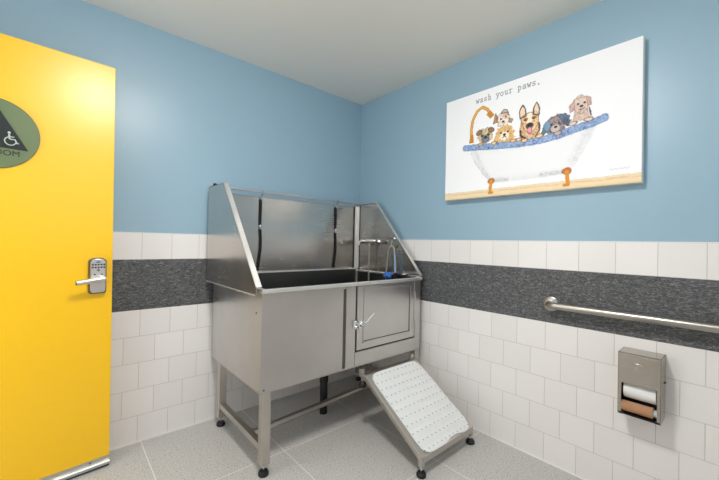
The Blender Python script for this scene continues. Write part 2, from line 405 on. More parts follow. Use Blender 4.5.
door_build(pict_person(SU-.0, SZ-.02, .042), 'person_symbol', M_SIGNLT, tri)
def text_obj(s, size, name, mat, parent, mat4, ext=.0004, bold=0):
    c = bpy.data.curves.new(name, 'FONT'); c.body = s; c.size = size; c.extrude = ext; c.align_x = 'CENTER'; c.offset = bold
    o = bpy.data.objects.new('tmp', c); COL.objects.link(o)
    me = bpy.data.meshes.new_from_object(o.evaluated_get(bpy.context.evaluated_depsgraph_get()))
    bpy.data.objects.remove(o); bpy.data.curves.remove(c)
    me.transform(mat4); b = MB(); b.bm.from_mesh(me); bpy.data.meshes.remove(me)
    return b
m4 = Matrix.Translation((SU, -.0066, SZ-.092)) @ Matrix.Rotation(PI/2, 4, 'X')
b = text_obj('RESTROOM', .034, 'sign_text', None, None, m4); door_build(b, 'sign_text', M_SIGNDK, sg, smooth=False)

# ------------------------------------------------------------------ dog wash tub
TX0, TX1, TYF, TYB = -1.262, -.045, -.74, -.035
ZB, ZR = .425, .925
tub = empty('dog_wash_tub', 'stainless steel dog wash tub on legs in the corner with high splash panels', 'dog wash tub', (-.65, -.39, 0))
t = .004
b = MB()
b.box(TX0, TX0+t, TYF+t, TYB, ZB, ZR, .0015); b.box(TX1-t, TX1, TYF+t, TYB, ZB, ZR, .0015)
b.box(TX0+t, TX1-t, TYB-t, TYB, ZB, ZR, .0015)
b.box(TX0, TX1, TYF, TYF+t, ZB, ZR, .0015)
b.box(TX0+.002, TX1-.002, TYF+.002, TYB-.002, ZB-.003, ZB+.001)
body = b.build('tub_body', M_SHELL, tub)
MB().box(-.752, -.736, TYF-.0015, TYF+.001, ZB+.004, ZR-.03).build('dark_slot', simple('slot_brown', (78, 74, 68), .5), body)
b = MB(); b.box(TX0-.002, TX0+.004, TYF-.003, TYF, ZB, ZR); b.build('corner_seam', M_STEEL, body)
for o_, a_ in (((TX0, -.68, ZR-.12), (-1, 0, 0)), ((TX0, -.12, .80), (-1, 0, 0)), ((TX0+.02, TYF, ZB+.008), (0, -1, 0))):
    MB().lathe([(0, 0), (.0045, 0), (.0035, .003), (0, .003)], o_, a_, 10).build('rivet', M_DARKGAP, body)
# basin
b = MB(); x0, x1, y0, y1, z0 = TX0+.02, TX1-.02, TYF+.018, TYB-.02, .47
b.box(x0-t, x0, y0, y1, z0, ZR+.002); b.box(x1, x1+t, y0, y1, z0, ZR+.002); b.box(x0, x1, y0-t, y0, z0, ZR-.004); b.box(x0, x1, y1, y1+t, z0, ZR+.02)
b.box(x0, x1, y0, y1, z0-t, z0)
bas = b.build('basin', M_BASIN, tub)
MB().box(x1-.012, x1-.001, y1-.012, y1-.001, z0, ZR+.018, .002).build('corner_lit_edge', M_EDGE, bas)  # bright strip standing in for the lit vertical corner of the basin
# rim: rolled front edge, back and side ledges
b = MB(); b.box(TX0-.006, TX1+.004, TYF-.012, TYF+.020, ZR-.016, ZR+.004, .004, 3)
b.box(x0-.004, x1+.006, y1-.004, TYB+.012, ZR+.018, ZR+.024, .001)
b.box(x1-.006, TX1, y0, TYB, ZR, ZR+.012, .002)
b.box(TX0, x0+.006, y0, TYB, ZR-.006, ZR+.004, .002)
b.build('rim', M_EDGE, tub)
# splash panels
LXO = -1.302; RXI = -.043
prof = [(-.02, .905), (-.02, 1.503), (-.285, 1.503), (-.757, .945), (-.757, .918), (-.74, .905)]
def shield(x, inward, name, mat):
    b = MB(); b.prism(prof, 0, x, x+t*inward, .0008)
    o = b.build(name, mat, tub); b = MB()
    # folded flanges along top and sloping front edge
    a, c = Vector((-.285, 1.503)), Vector((-.757, .945)); d = (c-a).normalized(); n = Vector((d.y, -d.x))
    if n.x > 0: n = -n
    th = .004
    q = [a, c, c+n*-th, a+n*-th]
    lo, hi = sorted((x, x+.03*inward))
    b.prism([(v.x, v.y) for v in q], 0, lo, hi, .0008)
    b.prism([(-.02, 1.499), (-.02, 1.503), (-.285, 1.503), (-.285, 1.499)], 0, lo, hi, .0008)
    b.build('folded_flange', M_EDGE, o); return o
sl = shield(LXO, 1, 'side_panel', M_PANEL); sr = shield(RXI, -1, 'side_panel', M_PANEL)
MB().box(LXO-.002, LXO+.002, -.745, -.02, .903, .908, .0008).build('bottom_edge', M_EDGE, sl)
b = MB(); b.box(LXO, RXI, -.022, -.018, .94, 1.478); b.box(LXO, RXI, -.026, -.018, 1.474, 1.480, .0015)
bp = b.build('back_panel', M_PANEL, tub)
b = MB(); b.box(RXI-.034, RXI-.004, -.03, -.022, .95, 1.49, .002); b.box(RXI-.006, RXI-.002, -.06, -.022, .95, 1.49, .001)
cs = b.build('corner_strip', M_EDGE, bp)
MB().box(RXI-.037, RXI-.034, -.0315, -.022, .95, 1.49).box(RXI-.0065, RXI-.0055, -.068, -.060, .95, 1.49).build('strip_shadow_gap', M_DARKGAP, cs)
b = MB(); b.box(LXO+.004, RXI-.004, -.063, -.049, 1.503, 1.518, .002)
for x in (-.95, -.285): b.tube([(x, -.056, 1.505), (x, -.056, 1.497), (x, -.03, 1.487), (x, -.026, 1.476)], .0035, 8)
rail = b.build('tether_rail', M_STEEL, tub)
for x in (LXO+.022,): MB().lathe([(0, -.006), (.005, -.006), (.005, 0), (.011, .001), (.011, .012), (.008, .017), (0, .018)], (x, -.075, 1.509), (0, 0, 1), 14).build('rail_knob', M_RUBBER, rail)
MB().lathe([(0, 0), (.004, 0), (.003, .002), (0, .002)], (-.55, -.0222, 1.01), (0, -1, 0), 10).build('panel_rivet', M_DARKGAP, bp)
for y, z in ((-.155, 1.40), (-.24, 1.30), (-.6, .965)):
    MB().lathe([(0, 0), (.005, 0), (.004, .003), (0, .003)], (RXI-t, y, z), (-1, 0, 0), 10).build('panel_rivet', M_DARKGAP, sr)

# door of the tub
FX0, FX1 = -.736, -.052
yF = TYF
b = MB()
b.box(FX0, -.664, yF-.008, yF, ZB+.001, ZR-.018, .0015)
b.box(-.112, FX1, yF-.008, yF, ZB+.001, ZR-.018, .0015)
b.box(-.662, -.112, yF-.008, yF, ZB+.001, .508, .0015)
b.build('door_surround', M_SHELL, tub)
dr = MB(); dr.box(-.652, -.118, yF-.009, yF-.001, .518, ZR-.020, .0015)
D = dr.build('tub_door', M_SHELL, tub)
b = MB(); z0, z1, xa, xb = .556, .886, -.603, -.163
for (a0, a1, c0, c1) in ((xa, xb, z0, z0+.009), (xa, xa+.009, z0, z1), (xb-.009, xb, z0, z1), (xa, xb, z1-.009, z1)):
    b.box(a0, a1, yF-.014, yF-.008, c0, c1, .002)
b.build('door_bead', M_STEEL, D)
b = MB(); b.box(xb-.014, xb-.009, yF-.0098, yF-.0088, z0+.009, z1-.009); b.box(xa+.009, xb-.009, yF-.0098, yF-.0088, z0+.009, z0+.013)  # dark strips paint the shade line inside the bead; the rest are seams
b.box(-.6625, -.6525, yF-.0015, yF+.0002, .508, ZR-.02); b.box(-.652, -.115, yF-.0015, yF+.0002, .509, .517)
b.build('shadow_gap', M_DARKGAP, D)
for z in (.60, .80):
    b = MB(); b.tube([(-.115, yF-.014, z-.03), (-.115, yF-.014, z+.03)], .005, 12); b.box(-.14, -.09, yF-.011, yF-.008, z-.025, z+.025, .001)
    b.build('hinge', M_STEEL, D)
b = MB(); b.box(-.125, -.117, yF-.013, yF-.008, .6, ZR-.03, .001); b.build('hinge_rod', M_STEEL, D)
# latch with tie
b = MB(); b.box(-.690, -.655, yF-.022, yF-.008, .655, .705, .003); b.box(-.665, -.625, yF-.030, yF-.014, .672, .690, .003)
b.ball((-.630, yF-.030, .682), .016, (1, .8, 1)); b.ball((-.672, yF-.026, .662), .012)
b.tube([(-.635, yF-.02, .69), (-.632, yF-.022, .645)], .006, 8)
b.tube([(-.672, yF-.02, .70), (-.64, yF-.034, .664)], .007, 8)
lt = b.build('latch', M_CHROME, D)
b = MB(); b.tube([(-.640, yF-.034, .700), (-.612, yF-.040, .688), (-.595, yF-.042, .694), (-.572, yF-.048, .722), (-.548, yF-.05, .740)], .0022, 6)
b.tube([(-.645+.014*math.cos(a), yF-.036, .680+.02*math.sin(a)) for a in [i*2*PI/12 for i in range(13)]], .002, 6)
b.build('cable_tie', M_TIE, lt)
# frame: legs, stretchers
LEG = .0225
for (x, y) in ((TX0+.040, TYF+.024), (TX0+.040, -.115), (TX1-.022, TYF+.024), (TX1-.022, -.115)):
    l = MB().box(x-LEG, x+LEG, y-LEG, y+LEG, .058, ZB-.003, .003, 3).build('leg', M_TUBE, tub)
    MB().lathe([(0, .022), (.006, .022), (.006, .06), (0, .06)], (x, y, 0), seg=14).build('levelling_stem', M_CHROME, l)
    MB().lathe([(0, 0), (.024, 0), (.026, .004), (.026, .014), (.020, .024), (.009, .027), (0, .027)], (x, y, 0), seg=24).build('rubber_foot', M_RUBBER, l)
for x in (TX0+.040, TX1-.022):
    MB().box(x-.0165, x+.0165, TYF+.046, -.135, .115, .148, .003).build('stretcher', M_TUBE, tub)
b = MB(); b.tube([(TX0+.056, -.50, .104), (TX1-.038, -.42, .104)], .019, 16); b.build('stretcher', M_TUBE, tub)
# lower frame ring under the body
b = MB(); b.box(TX0+.001, TX1-.001, TYF+.003, TYF+.033, ZB-.012, ZB-.003, .002); b.box(TX0+.001, TX0+.03, TYF+.033, TYB, ZB-.012, ZB-.003, .002)
b.box(TX1-.03, TX1-.001, TYF+.033, TYB, ZB-.012, ZB-.003, .002); b.build('bottom_frame', M_TUBE, tub)
# drain
b = MB()
b.lathe([(0, .425), (.04, .425), (.04, .39), (.03, .375), (0, .375)], (-.60, -.39, 0), seg=24)
b.tube([(-.60, -.39, .39), (-.61, -.39, .33), (-.628, -.39, .27), (-.630, -.39, .20), (-.628, -.39, .12)], [.034, .031, .027, .026, .027], 18)
b.lathe([(0, 0), (.03, 0), (.03, .03), (0, .03)], (-.629, -.39, .215), seg=20)
b.tube([(-.628, -.39, .14), (-.628, -.39, .0)], .026, 18)
b.build('drain_pipe', M_BLACKPVC, tub)

# faucet on the right splash panel
XP = RXI - t
fc = empty('wall_faucet', 'chrome two handle wall faucet with hose on the right splash panel', 'faucet', (XP, -.235, 1.18))
b = MB(); b.tube([(XP-.045, -.165, 1.18), (XP-.045, -.33, 1.182)], .018, 16)
for y in (-.17, -.30): b.lathe([(.026, 0), (.026, .006), (.014, .012), (.013, .045), (0, .045)], (XP, y, 1.18), (-1, 0, 0), 20)
b.build('faucet_body', M_CAST, fc)
for y, s_ in ((-.160, 1), (-.345, -1)):
    b = MB(); b.lathe([(.014, 0), (.020, .008), (.021, .03), (.016, .036), (0, .038)], (XP-.045, y-.003*s_, 1.18), (0, s_, 0), 18)
    if s_ == 1: b.tube([(XP-.048, -.150, 1.183), (XP-.060, -.138, 1.175), (XP-.070, -.132, 1.152)], [.018, .017, .014], 12)
    b.build('handle', M_CAST, fc)
b = MB(); b.lathe([(.012, 0), (.012, .03), (.008, .034), (0, .034)], (XP-.05, -.245, 1.17), (0, 0, -1), 14)
b.tube([(XP-.05, -.245, 1.14), (XP-.052, -.246, 1.02), (XP-.054, -.248, .90), (XP-.056, -.25, .78), (XP-.09, -.3, .60), (XP-.14, -.34, .50), (XP-.17, -.42, .485), (XP-.10, -.47, .52), (XP-.03, -.44, .62), (XP-.04, -.42, .78), (XP-.035, -.425, .9), (XP-.032, -.435, 1.03), (XP-.035, -.445, 1.10), (XP-.035, -.455, 1.13), (XP-.035, -.468, 1.148), (XP-.035, -.483, 1.152), (XP-.035, -.498, 1.146), (XP-.035, -.508, 1.128), (XP-.035, -.513, 1.10)], .0065, 12)
b.build('hose', M_HOSE, fc)
b = MB(); b.tube([(XP-.035, -.513, 1.105), (XP-.033, -.518, 1.04), (XP-.034, -.523, .96), (XP-.04, -.53, .94)], [.007, .008, .008, .007], 12)
sp = b.build('sprayer_handle', M_HOSEBL, fc)
b = MB(); b.lathe([(0, 0), (.012, 0), (.030, .02), (.032, .03), (0, .032)], (XP-.045, -.535, .948), (-.35, -.5, -.55), 20); b.build('spray_head', M_CHROME, sp)
hk = empty('hose_hook', 'small chrome hook holding the hose loop on the right splash panel', 'hook', (XP, -.475, 1.20))
b = MB(); b.lathe([(.014, 0), (.014, .004), (.006, .008), (0, .008)], (XP, -.475, 1.208), (-1, 0, 0), 16)
b.tube([(XP-.004, -.475, 1.208), (XP-.03, -.475, 1.204), (XP-.05, -.475, 1.212), (XP-.056, -.475, 1.225)], [.006, .006, .005, .006], 10)
b.tube([(XP-.02, -.475, 1.205), (XP-.03, -.475, 1.17), (XP-.035, -.475, 1.14)], .004, 8)
b.build('hook_arm', M_CHROME, hk)
# blue scrub sponge on the inner rim, dish beside it
t_ = bmesh.new(); bmesh.ops.create_icosphere(t_, subdivisions=4, radius=.032)
for v in t_.verts:
    k = 1 + .22*math.sin(v.co.x*190+v.co.z*120)*math.sin(v.co.y*170+v.co.x*90); v.co *= k
bmesh.ops.scale(t_, vec=(1, 1.1, .75), verts=t_.verts)
sb = MB(); sb.merge(t_, Matrix.Translation((XP-.075, -.49, .925)))
tag(sb.build('blue_mesh_sponge', M_BLUESP), 'blue mesh scrub sponge beside the sprayer inside the steel tub', 'sponge')
b = MB(); b.lathe([(0, 0), (.032, 0), (.046, .008), (.046, .012), (.03, .007), (0, .006)], (XP-.055, -.625, ZR+.0125), seg=28)
tag(b.build('soap_dish', M_CHROME), 'shallow round shiny dish on the right front rim of the steel tub', 'dish')

# tethers
def tether(x, label):
    e = empty('grooming_tether', label, 'tether', (x, -.056, 1.505), 'black tethers hanging from the rail')
    b = MB(); b.tube([(x+.011*math.cos(a), -.056+.011*math.sin(a), 1.511+.0*a) for a in [i*2*PI/14 for i in range(15)]], .002, 6)
    b.tube([(x, -.062, 1.500), (x, -.038, 1.484), (x, -.034, 1.455)], .003, 8); b.build('snap_hook', M_CHROME, e)
    def strap(pts, nm):
        b = MB()
        for (p, q) in zip(pts[:-1], pts[1:]):
            (xa, za), (xb, zb) = p, q
            b.prism([(xa-.0085, za), (xa+.0085, za), (xb+.0085, zb), (xb-.0085, zb)], 1, -.0315, -.0265)
        bmesh.ops.remove_doubles(b.bm, verts=b.bm.verts, dist=1e-5)
        b.build(nm, M_STRAP, e)
    strap([(x, 1.462), (x+.001, 1.40), (x, 1.335), (x, 1.278)], 'upper_strap')
    b = MB(); b.tube([(x, -.030, 1.284), (x, -.030, 1.25)], .004, 8); b.ball((x, -.030, 1.268), .011, (1, .5, 1)); b.build('swivel_clip', M_CHROME, e)
    strap([(x, 1.252), (x+.006, 1.18), (x+.006, 1.12), (x-.002, 1.05), (x-.010, .985), (x-.012, .96)], 'lower_strap')
    return e
t1 = tether(-.95, 'black tether strap hanging over the back splash panel, nearer the yellow door')
t2 = copy_tree(t1); t2.location.x = -.285; t2['label'] = 'black tether strap hanging over the back splash panel, nearer the faucet'

# ------------------------------------------------------------------ ramp
RX0, RX1 = -.628, -.150
YT, ZT, YE, ZE = -.805, .378, -1.238, .098
rp = empty('tub_ramp', 'short stainless ramp on black feet leaning below the tub door', 'ramp', (-.39, -1.2, 0))
for x in (RX0+.011, RX1-.011):
    b = MB(); b.tube([(x, -.762, .405), (x, -.764, .372), (x, YT, ZT-.016), (x, YE+.012, ZE-.008), (x, YE+.012, .05)], .0115, square=True)
    b.build('side_rail', M_TUBE, rp)
    sx = 1 if x < -.4 else -1
    y = YE+.012
    l = MB().lathe([(0, .022), (.006, .022), (.006, .058), (0, .058)], (x, y, 0), seg=14).build('levelling_stem', M_CHROME, rp)
    MB().lathe([(0, 0), (.022, 0), (.025, .004), (.025, .014), (.018, .024), (.009, .027), (0, .027)], (x, y, 0), seg=24).build('rubber_foot', M_RUBBER, rp)
    b = MB(); b.box(x-.009, x+.009, -.782, -.766, .335, .375, .002); b.build('upper_bracket', M_TUBE, rp)
    MB().lathe([(0, .300), (.018, .300), (.022, .306), (.022, .322), (.012, .335), (0, .335)], (x, -.774, 0), seg=20).build('rubber_bumper', M_RUBBER, rp)
dv = Vector((0, YE-YT, ZE-ZT)); dn = dv.normalized(); nn = Vector((0, -dn.z, dn.y)); nn = nn if nn.z > 0 else -nn
b = MB()
pl = [(YT+.002, ZT), (YE, ZE), (YE+nn.y*-.004, ZE-.004), (YT+.002-nn.y*.004, ZT-.004)]
b.prism(pl, 0, RX0+.004, RX1-.004)
b.prism([(-.765, ZT), (YT+.002, ZT), (YT+.002, ZT-.004), (-.765, ZT-.004)], 0, RX0+.004, RX1-.004)
b.prism([(YE, ZE), (YE+.003, ZE), (YE+.003, ZE-.03), (YE, ZE-.03)], 0, RX0+.004, RX1-.004)
b.build('ramp_plate', M_TUBE, rp)

# white bath mat on the ramp: rounded sheet with suction-cup dimples and notch
def mat_mesh():
    Wm, Lm = .432, .512
    nx, ny = 136, 164
    verts, faces, idx = [], [], {}
    def inside(u, v):     # u 0..Wm, v 0..Lm (down the slope)
        r = .055
        if u < 0 or u > Wm or v < 0 or v > Lm: return False
        for cx, cy in ((r, r), (Wm-r, r), (r, Lm-r), (Wm-r, Lm-r)):
            if (u < r if cx == r else u > Wm-r) and (v < r if cy == r else v > Lm-r):
                if math.hypot(u-cx, v-cy) > r: return False
        if v > Lm - .012*max(0, math.cos((u-Wm*.60)/.05)) and abs(u-Wm*.60) < .078: return False
        return True
    bm = bmesh.new(); g = {}
    for i in range(nx+1):
        for j in range(ny+1):
            u, v = Wm*i/nx, Lm*j/ny
            if inside(u, v) or inside(min(Wm, max(0, u)), v):
                h = .0055 + .0013*math.sin(v/Lm*2*PI*10.5) + .0006*math.sin(u*80+v*25)
                g[i, j] = bm.verts.new((u, v, h))
    for i in range(nx):
        for j in range(ny):
            q = [g.get(k) for k in ((i, j), (i+1, j), (i+1, j+1), (i, j+1))]
            if all(q): bm.faces.new(q)
            elif sum(a is not None for a in q) == 3: bm.faces.new([a for a in q if a])
    for v in list(bm.verts):
        if not v.link_faces: bm.verts.remove(v)
    r = bmesh.ops.extrude_face_region(bm, geom=bm.faces[:])
    for v in [e for e in r['geom'] if isinstance(e, bmesh.types.BMVert)]: v.co.z = 0.0008
    bmesh.ops.recalc_face_normals(bm, faces=bm.faces)
    return bm, Wm, Lm
mm, mnt, mb_ = new_mat('white_vinyl_mat')
L = mnt.links; tc = mnt.nodes.new('ShaderNodeTexCoord'); sp_ = mnt.nodes.new('ShaderNodeSeparateXYZ'); L.new(tc.outputs['Object'], sp_.inputs[0])
def mth(op, a, b_=None, c=None):
    n = mnt.nodes.new('ShaderNodeMath'); n.operation = op
    for k, q in enumerate((a, b_, c)):
        if q is None: continue
        if isinstance(q, (int, float)): n.inputs[k].default_value = q
        else: L.new(q, n.inputs[k])
    return n.outputs[0]
def dots(axis, pitch, off):
    v = mth('MULTIPLY_ADD', sp_.outputs[axis], 1/pitch, off); f = mth('FRACT', v); return mth('MULTIPLY', mth('SUBTRACT', f, .5), pitch)
du = dots(0, .0365, 0.0); dv_ = dots(1, .0467, .0)
dd = mth('SQRT', mth('ADD', mth('MULTIPLY', du, du), mth('MULTIPLY', dv_, dv_)))
hole = mth('LESS_THAN', dd, .0034)
ring = mth('LESS_THAN', dd, .009)
c_ = mnt.nodes.new('ShaderNodeMix'); c_.data_type = 'RGBA'; L.new(hole, c_.inputs[0]); c_.inputs[6].default_value = lin((230, 231, 229)); c_.inputs[7].default_value = lin((112, 114, 116))
L.new(c_.outputs[2], mb_.inputs['Base Color']); mb_.inputs['Roughness'].default_value = .45
bpn = mnt.nodes.new('ShaderNodeBump'); bpn.inputs['Strength'].default_value = .5; bpn.inputs['Distance'].default_value = .003; L.new(ring, bpn.inputs['Height']); L.new(bpn.outputs[0], mb_.inputs['Normal'])
bm, Wm, Lm = mat_mesh()
me = bpy.data.meshes.new('bath_mat'); bm.to_mesh(me); bm.free(); me.materials.append(mm)
for p in me.polygons: p.use_smooth = True
me.set_sharp_from_angle(angle=math.radians(40))
mo = bpy.data.objects.new('bath_mat', me); COL.objects.link(mo)
O = Vector((RX0+.028, YT, ZT)) + dn*.003 + nn*.0006
X = Vector((1, 0, 0)); mo.matrix_world = Matrix(((X.x, dn.x, nn.x, O.x), (X.y, dn.y, nn.y, O.y), (X.z, dn.z, nn.z, O.z), (0, 0, 0, 1)))
# (x, downhill, up) is left handed: flip to keep a proper rotation
if mo.matrix_world.determinant() < 0:
    for v in me.vertices: v.co.x = Wm - v.co.x
    O2 = O + X*Wm
    mo.matrix_world = Matrix(((-X.x, dn.x, nn.x, O2.x), (-X.y, dn.y, nn.y, O2.y), (-X.z, dn.z, nn.z, O2.z), (0, 0, 0, 1))); me.flip_normals()
tag(mo, 'white perforated rubber bath mat lying on the steel ramp', 'bath mat')

# ------------------------------------------------------------------ grab bar
gb = empty('grab_bar', 'long satin steel grab bar on the dark tile band', 'grab bar', (0, -1.568, .865))
XB = -.055
b = MB(); yA, yB, zG = -1.598, -2.50, .860
arc = [(-.004, yA, zG-.0)] + [(-.055+.035+(-.035)*math.sin(a), yA-.035+.035*math.cos(a), zG) for a in [i*PI/2/6 for i in range(7)]]
arc = [(-.004, yA, zG), (-.02, yA, zG)] + [(-.02-.035*math.sin(a), yA-.035+.035*math.cos(a), zG) for a in [i*PI/2/6 for i in range(1, 7)]]
arc2 = [(x, yA+yB-y, z) for x, y, z in arc][::-1]
b.tube(arc+arc2, .0175, 20); b.build('bar', M_BAR, gb)
for y in (yA, yB):
    MB().lathe([(0, 0), (.039, 0), (.039, .004), (.034, .0075), (.020, .009), (0, .009)], (0, y, zG), (-1, 0, 0), 32).build('flange', M_BAR, gb)

# ------------------------------------------------------------------ toilet paper dispenser
dp = empty('toilet_paper_dispenser', 'satin steel toilet paper dispenser on the white tiled wall', 'dispenser', (0, -1.996, .44))
y0, y1, z0, z1, xf = -2.068, -1.920, .430, .706, -.108
b = MB()
b.box(xf, -.001, y0, y0+.003, z0, z1, .001); b.box(xf, -.001, y1-.003, y1, z0, z1, .001); b.box(xf, -.001, y0, y1, z1-.003, z1, .001); b.box(-.004, -.001, y0, y1, z0, z1)
b.box(xf, xf+.003, y0, y1, .571, z1, .001); b.box(xf, xf+.003, y1-.013, y1, z0+.01, .572, .001); b.box(xf, xf+.003, y0, y0+.013, z0+.01, .572, .001)
b.build('housing', steel('dispenser_steel', (186, 179, 170), .2), dp)
b = MB(); b.box(xf+.006, -.006, y0+.004, y1-.004, z0, z0+.006, .001); b.build('bottom_lip', M_RUBBER, dp)
b = MB(); b.box(xf+.004, xf+.012, y0+.003, y0+.02, z0, z0+.012); b.box(xf+.004, xf+.012, y1-.02, y1-.003, z0, z0+.012)
b.box(-.008, -.005, y0+.004, y1-.004, z0+.006, z1-.004); b.build('inner_lining', M_DARKGAP, dp)
b = MB(); yc = -1.99
b.tube([(xf-.001, yc+.014*math.cos(a), .656+.010*math.sin(a)) for a in [math.radians(k) for k in range(20, 161, 10)]], .0016, 6)
b.tube([(xf-.001, yc+.004*math.cos(a), .649+.007*math.sin(a)) for a in [math.radians(k) for k in range(-140, 91, 15)]], .0014, 6)
b.build('lock_emblem', M_CHROME, dp)
MB().lathe([(0, 0), (.0045, 0), (.0045, .004), (0, .004)], (-.018, y0, .588), (0, -1, 0), 12).build('side_lock', M_KEYS, dp)
b = MB()
b.tube([(-.055, y1-.018, .538), (-.055, y0+.018, .538)], .042, 40)
tp = tag(b.build('toilet_paper_roll', M_PAPER), 'white toilet paper roll inside the steel dispenser', 'toilet paper')
b = MB(); yy0, yy1, xx, zz = y0+.026, y1-.012, -.088, .466
prf = [(.0225, 0), (.0225, yy1-yy0), (.0205, yy1-yy0), (.0205, 0)]
t_ = bmesh.new(); sg_ = 32; rings = [[t_.verts.new((xx+r*math.cos(2*PI*j/sg_), yy0+h, zz+r*math.sin(2*PI*j/sg_))) for j in range(sg_)] for r, h in prf]
for i in range(4):
    for j in range(sg_): t_.faces.new((rings[i][j], rings[i][(j+1) % sg_], rings[(i+1) % 4][(j+1) % sg_], rings[(i+1) % 4][j]))
bmesh.ops.recalc_face_normals(t_, faces=t_.faces); b.merge(t_)
tag(b.build('cardboard_core', M_CARD), 'empty brown cardboard core below the white roll in the dispenser', 'cardboard tube')
b = MB(); b.tube([(xx, y0+.004, zz), (xx, y1-.004, zz)], .0155, 20); b.build('spindle', simple('grey_plastic', (190, 192, 194), .5), dp)

# ------------------------------------------------------------------ wall canvas with painted dogs in a bathtub
CY0, CY1, CZ0, CZ1, CX = -.932, -1.982, 1.470, 2.137, -.038
cw, ch = CY0-CY1, CZ1-CZ0
cv = empty('wall_canvas', 'white canvas print of dogs in a clawfoot bathtub on the blue wall', 'canvas print', (0, (CY0+CY1)/2, CZ0))
MB().box(CX+.0006, T-.0005, CY1, CY0, CZ0, CZ1, .0015).build('stretched_canvas', M_CANVAS, cv)
NX, NY = 620, 394
gx, gy = np.meshgrid((np.arange(NX+1))/NX*cw, (np.arange(NY+1))/NY*ch)    # u right, v up
rng = np.random.default_rng(3)
def vnoise(sc, seed):
    r = np.random.default_rng(seed); n = int(max(cw, ch)*sc)+3; g = r.random((n, n))
    x = gx*sc; y = gy*sc; xi = x.astype(int); yi = y.astype(int); fx = x-xi; fy = y-yi; fx = fx*fx*(3-2*fx); fy = fy*fy*(3-2*fy)
    return (g[yi, xi]*(1-fx)+g[yi, xi+1]*fx)*(1-fy)+(g[yi+1, xi]*(1-fx)+g[yi+1, xi+1]*fx)*fy
N1 = vnoise(30, 1); N2 = vnoise(90, 2); N3 = vnoise(200, 5)
img = np.ones((NY+1, NX+1, 3))*np.array([249, 249, 250.])
def blend(mask, col, a=1.0):
    m = (np.clip(mask, 0, 1)*a)[..., None]; img[:] = img*(1-m)+np.array(col, float)*m
def soft(d, w=.0015): return np.clip(.5-d/w/2, 0, 1)      # d<0 inside
def ell(cx, cy, rx, ry, ang=0, wob=0):
    c, s = math.cos(math.radians(ang)), math.sin(math.radians(ang)); x = (gx-cx)*c+(gy-cy)*s; y = -(gx-cx)*s+(gy-cy)*c
    return (np.sqrt((x/rx)**2+(y/ry)**2)-1)*min(rx, ry) + wob*(N2-.5)
def seg(pts, r, wob=0):
    d = np.full(gx.shape, 9.)
    for (x0, y0), (x1, y1) in zip(pts[:-1], pts[1:]):
        vx, vy = x1-x0, y1-y0; L2 = vx*vx+vy*vy+1e-12; t = np.clip(((gx-x0)*vx+(gy-y0)*vy)/L2, 0, 1)
        d = np.minimum(d, np.hypot(gx-x0-vx*t, gy-y0-vy*t))
    return d-r+wob*(N2-.5)
def poly(pts):
    x = np.array([p[0] for p in pts]); y = np.array([p[1] for p in pts]); ins = np.zeros(gx.shape, bool); n = len(pts); j = n-1
    for i in range(n):
        if y[i] != y[j]:
            c = ((y[i] > gy) != (y[j] > gy)) & (gx < (x[j]-x[i])*(gy-y[i])/(y[j]-y[i])+x[i]); ins ^= c
        j = i
    d = seg(list(pts)+[pts[0]], 0); return np.where(ins, -d, d)
def outline(d, col, w=.003, a=.85): blend(soft(np.abs(d + .004*(N2-.5))-w/2), col, a*1.0)
# wooden floor strip
blend(soft(gy-(.043+.004*(N1-.5)), .003), (243, 219, 180)); blend(soft(np.abs(gy-.03-.006*(N1-.5))-.004)*N2, (220, 180, 130), .7); blend(soft(gy-.006, .006), (226, 196, 140), .8)
blend(soft(np.abs(gy-.044-.003*(N1-.5))-.0015)*N3, (205, 165, 125), .7)
# tub body
top = [(.156, .308), (.304, .284), (.46, .27), (.599, .264), (.724, .281), (.827, .296), (.905, .305)]
tubp = [(.175, .31)] + [(.193, .285), (.221, .224), (.274, .145), (.324, .092), (.40, .08), (.535, .076), (.66, .078), (.757, .088), (.785, .12), (.818, .178), (.849, .234), (.878, .305)] + [(.82, .31), (.6, .28), (.4, .29)]
d = poly(tubp); blend(soft(d, .003), (243, 243, 244))
shade = np.clip(1-np.abs(-d-.012)/.03, 0, 1)*(d < 0)
blend(shade*N1, (222, 223, 226), .6); blend((d < -.0)*np.clip((gy-.07)/-.03+1.0, 0, 1), (225, 226, 228), .5)
hatch = (np.sin((gy*1.0+gx*.35)*900+6*N1) > .45)
blend(hatch*soft(np.abs(gx-(.215+(.3-gy)*.52))-.012, .01)*(d < .004)*N2*1.2, (130, 130, 138), .6)
blend(hatch*soft(np.abs(gx-(.845-(.3-gy)*.45))-.02, .02)*(d < .0)*N2*1.3*(gy > .14), (160, 162, 168), .55)
blend(soft(np.abs(gy-.092)-.008, .01)*((np.abs(gx-.38) < .06) | (np.abs(gx-.68) < .07))*N3, (150, 150, 155), .7)
outline(seg([(.193, .285), (.221, .224), (.274, .145), (.324, .092)], 0), (130, 130, 135), .0022, .6)
# faucet
P = [(.193, .37), (.190, .439), (.201, .501), (.231, .549), (.265, .563), (.299, .541), (.318, .508)]
blend(soft(seg(P, .0085, .002)), (214, 148, 52)); blend(soft(seg(P, .003)), (240, 188, 104), .8); outline(seg(P, .0085), (150, 92, 30), .002, .55)
blend(soft(poly([(.176, .352), (.209, .352), (.204, .405), (.184, .405)])), (205, 130, 36)); blend(soft(poly([(.292, .51), (.318, .53), (.345, .495), (.318, .478)])), (206, 134, 44))
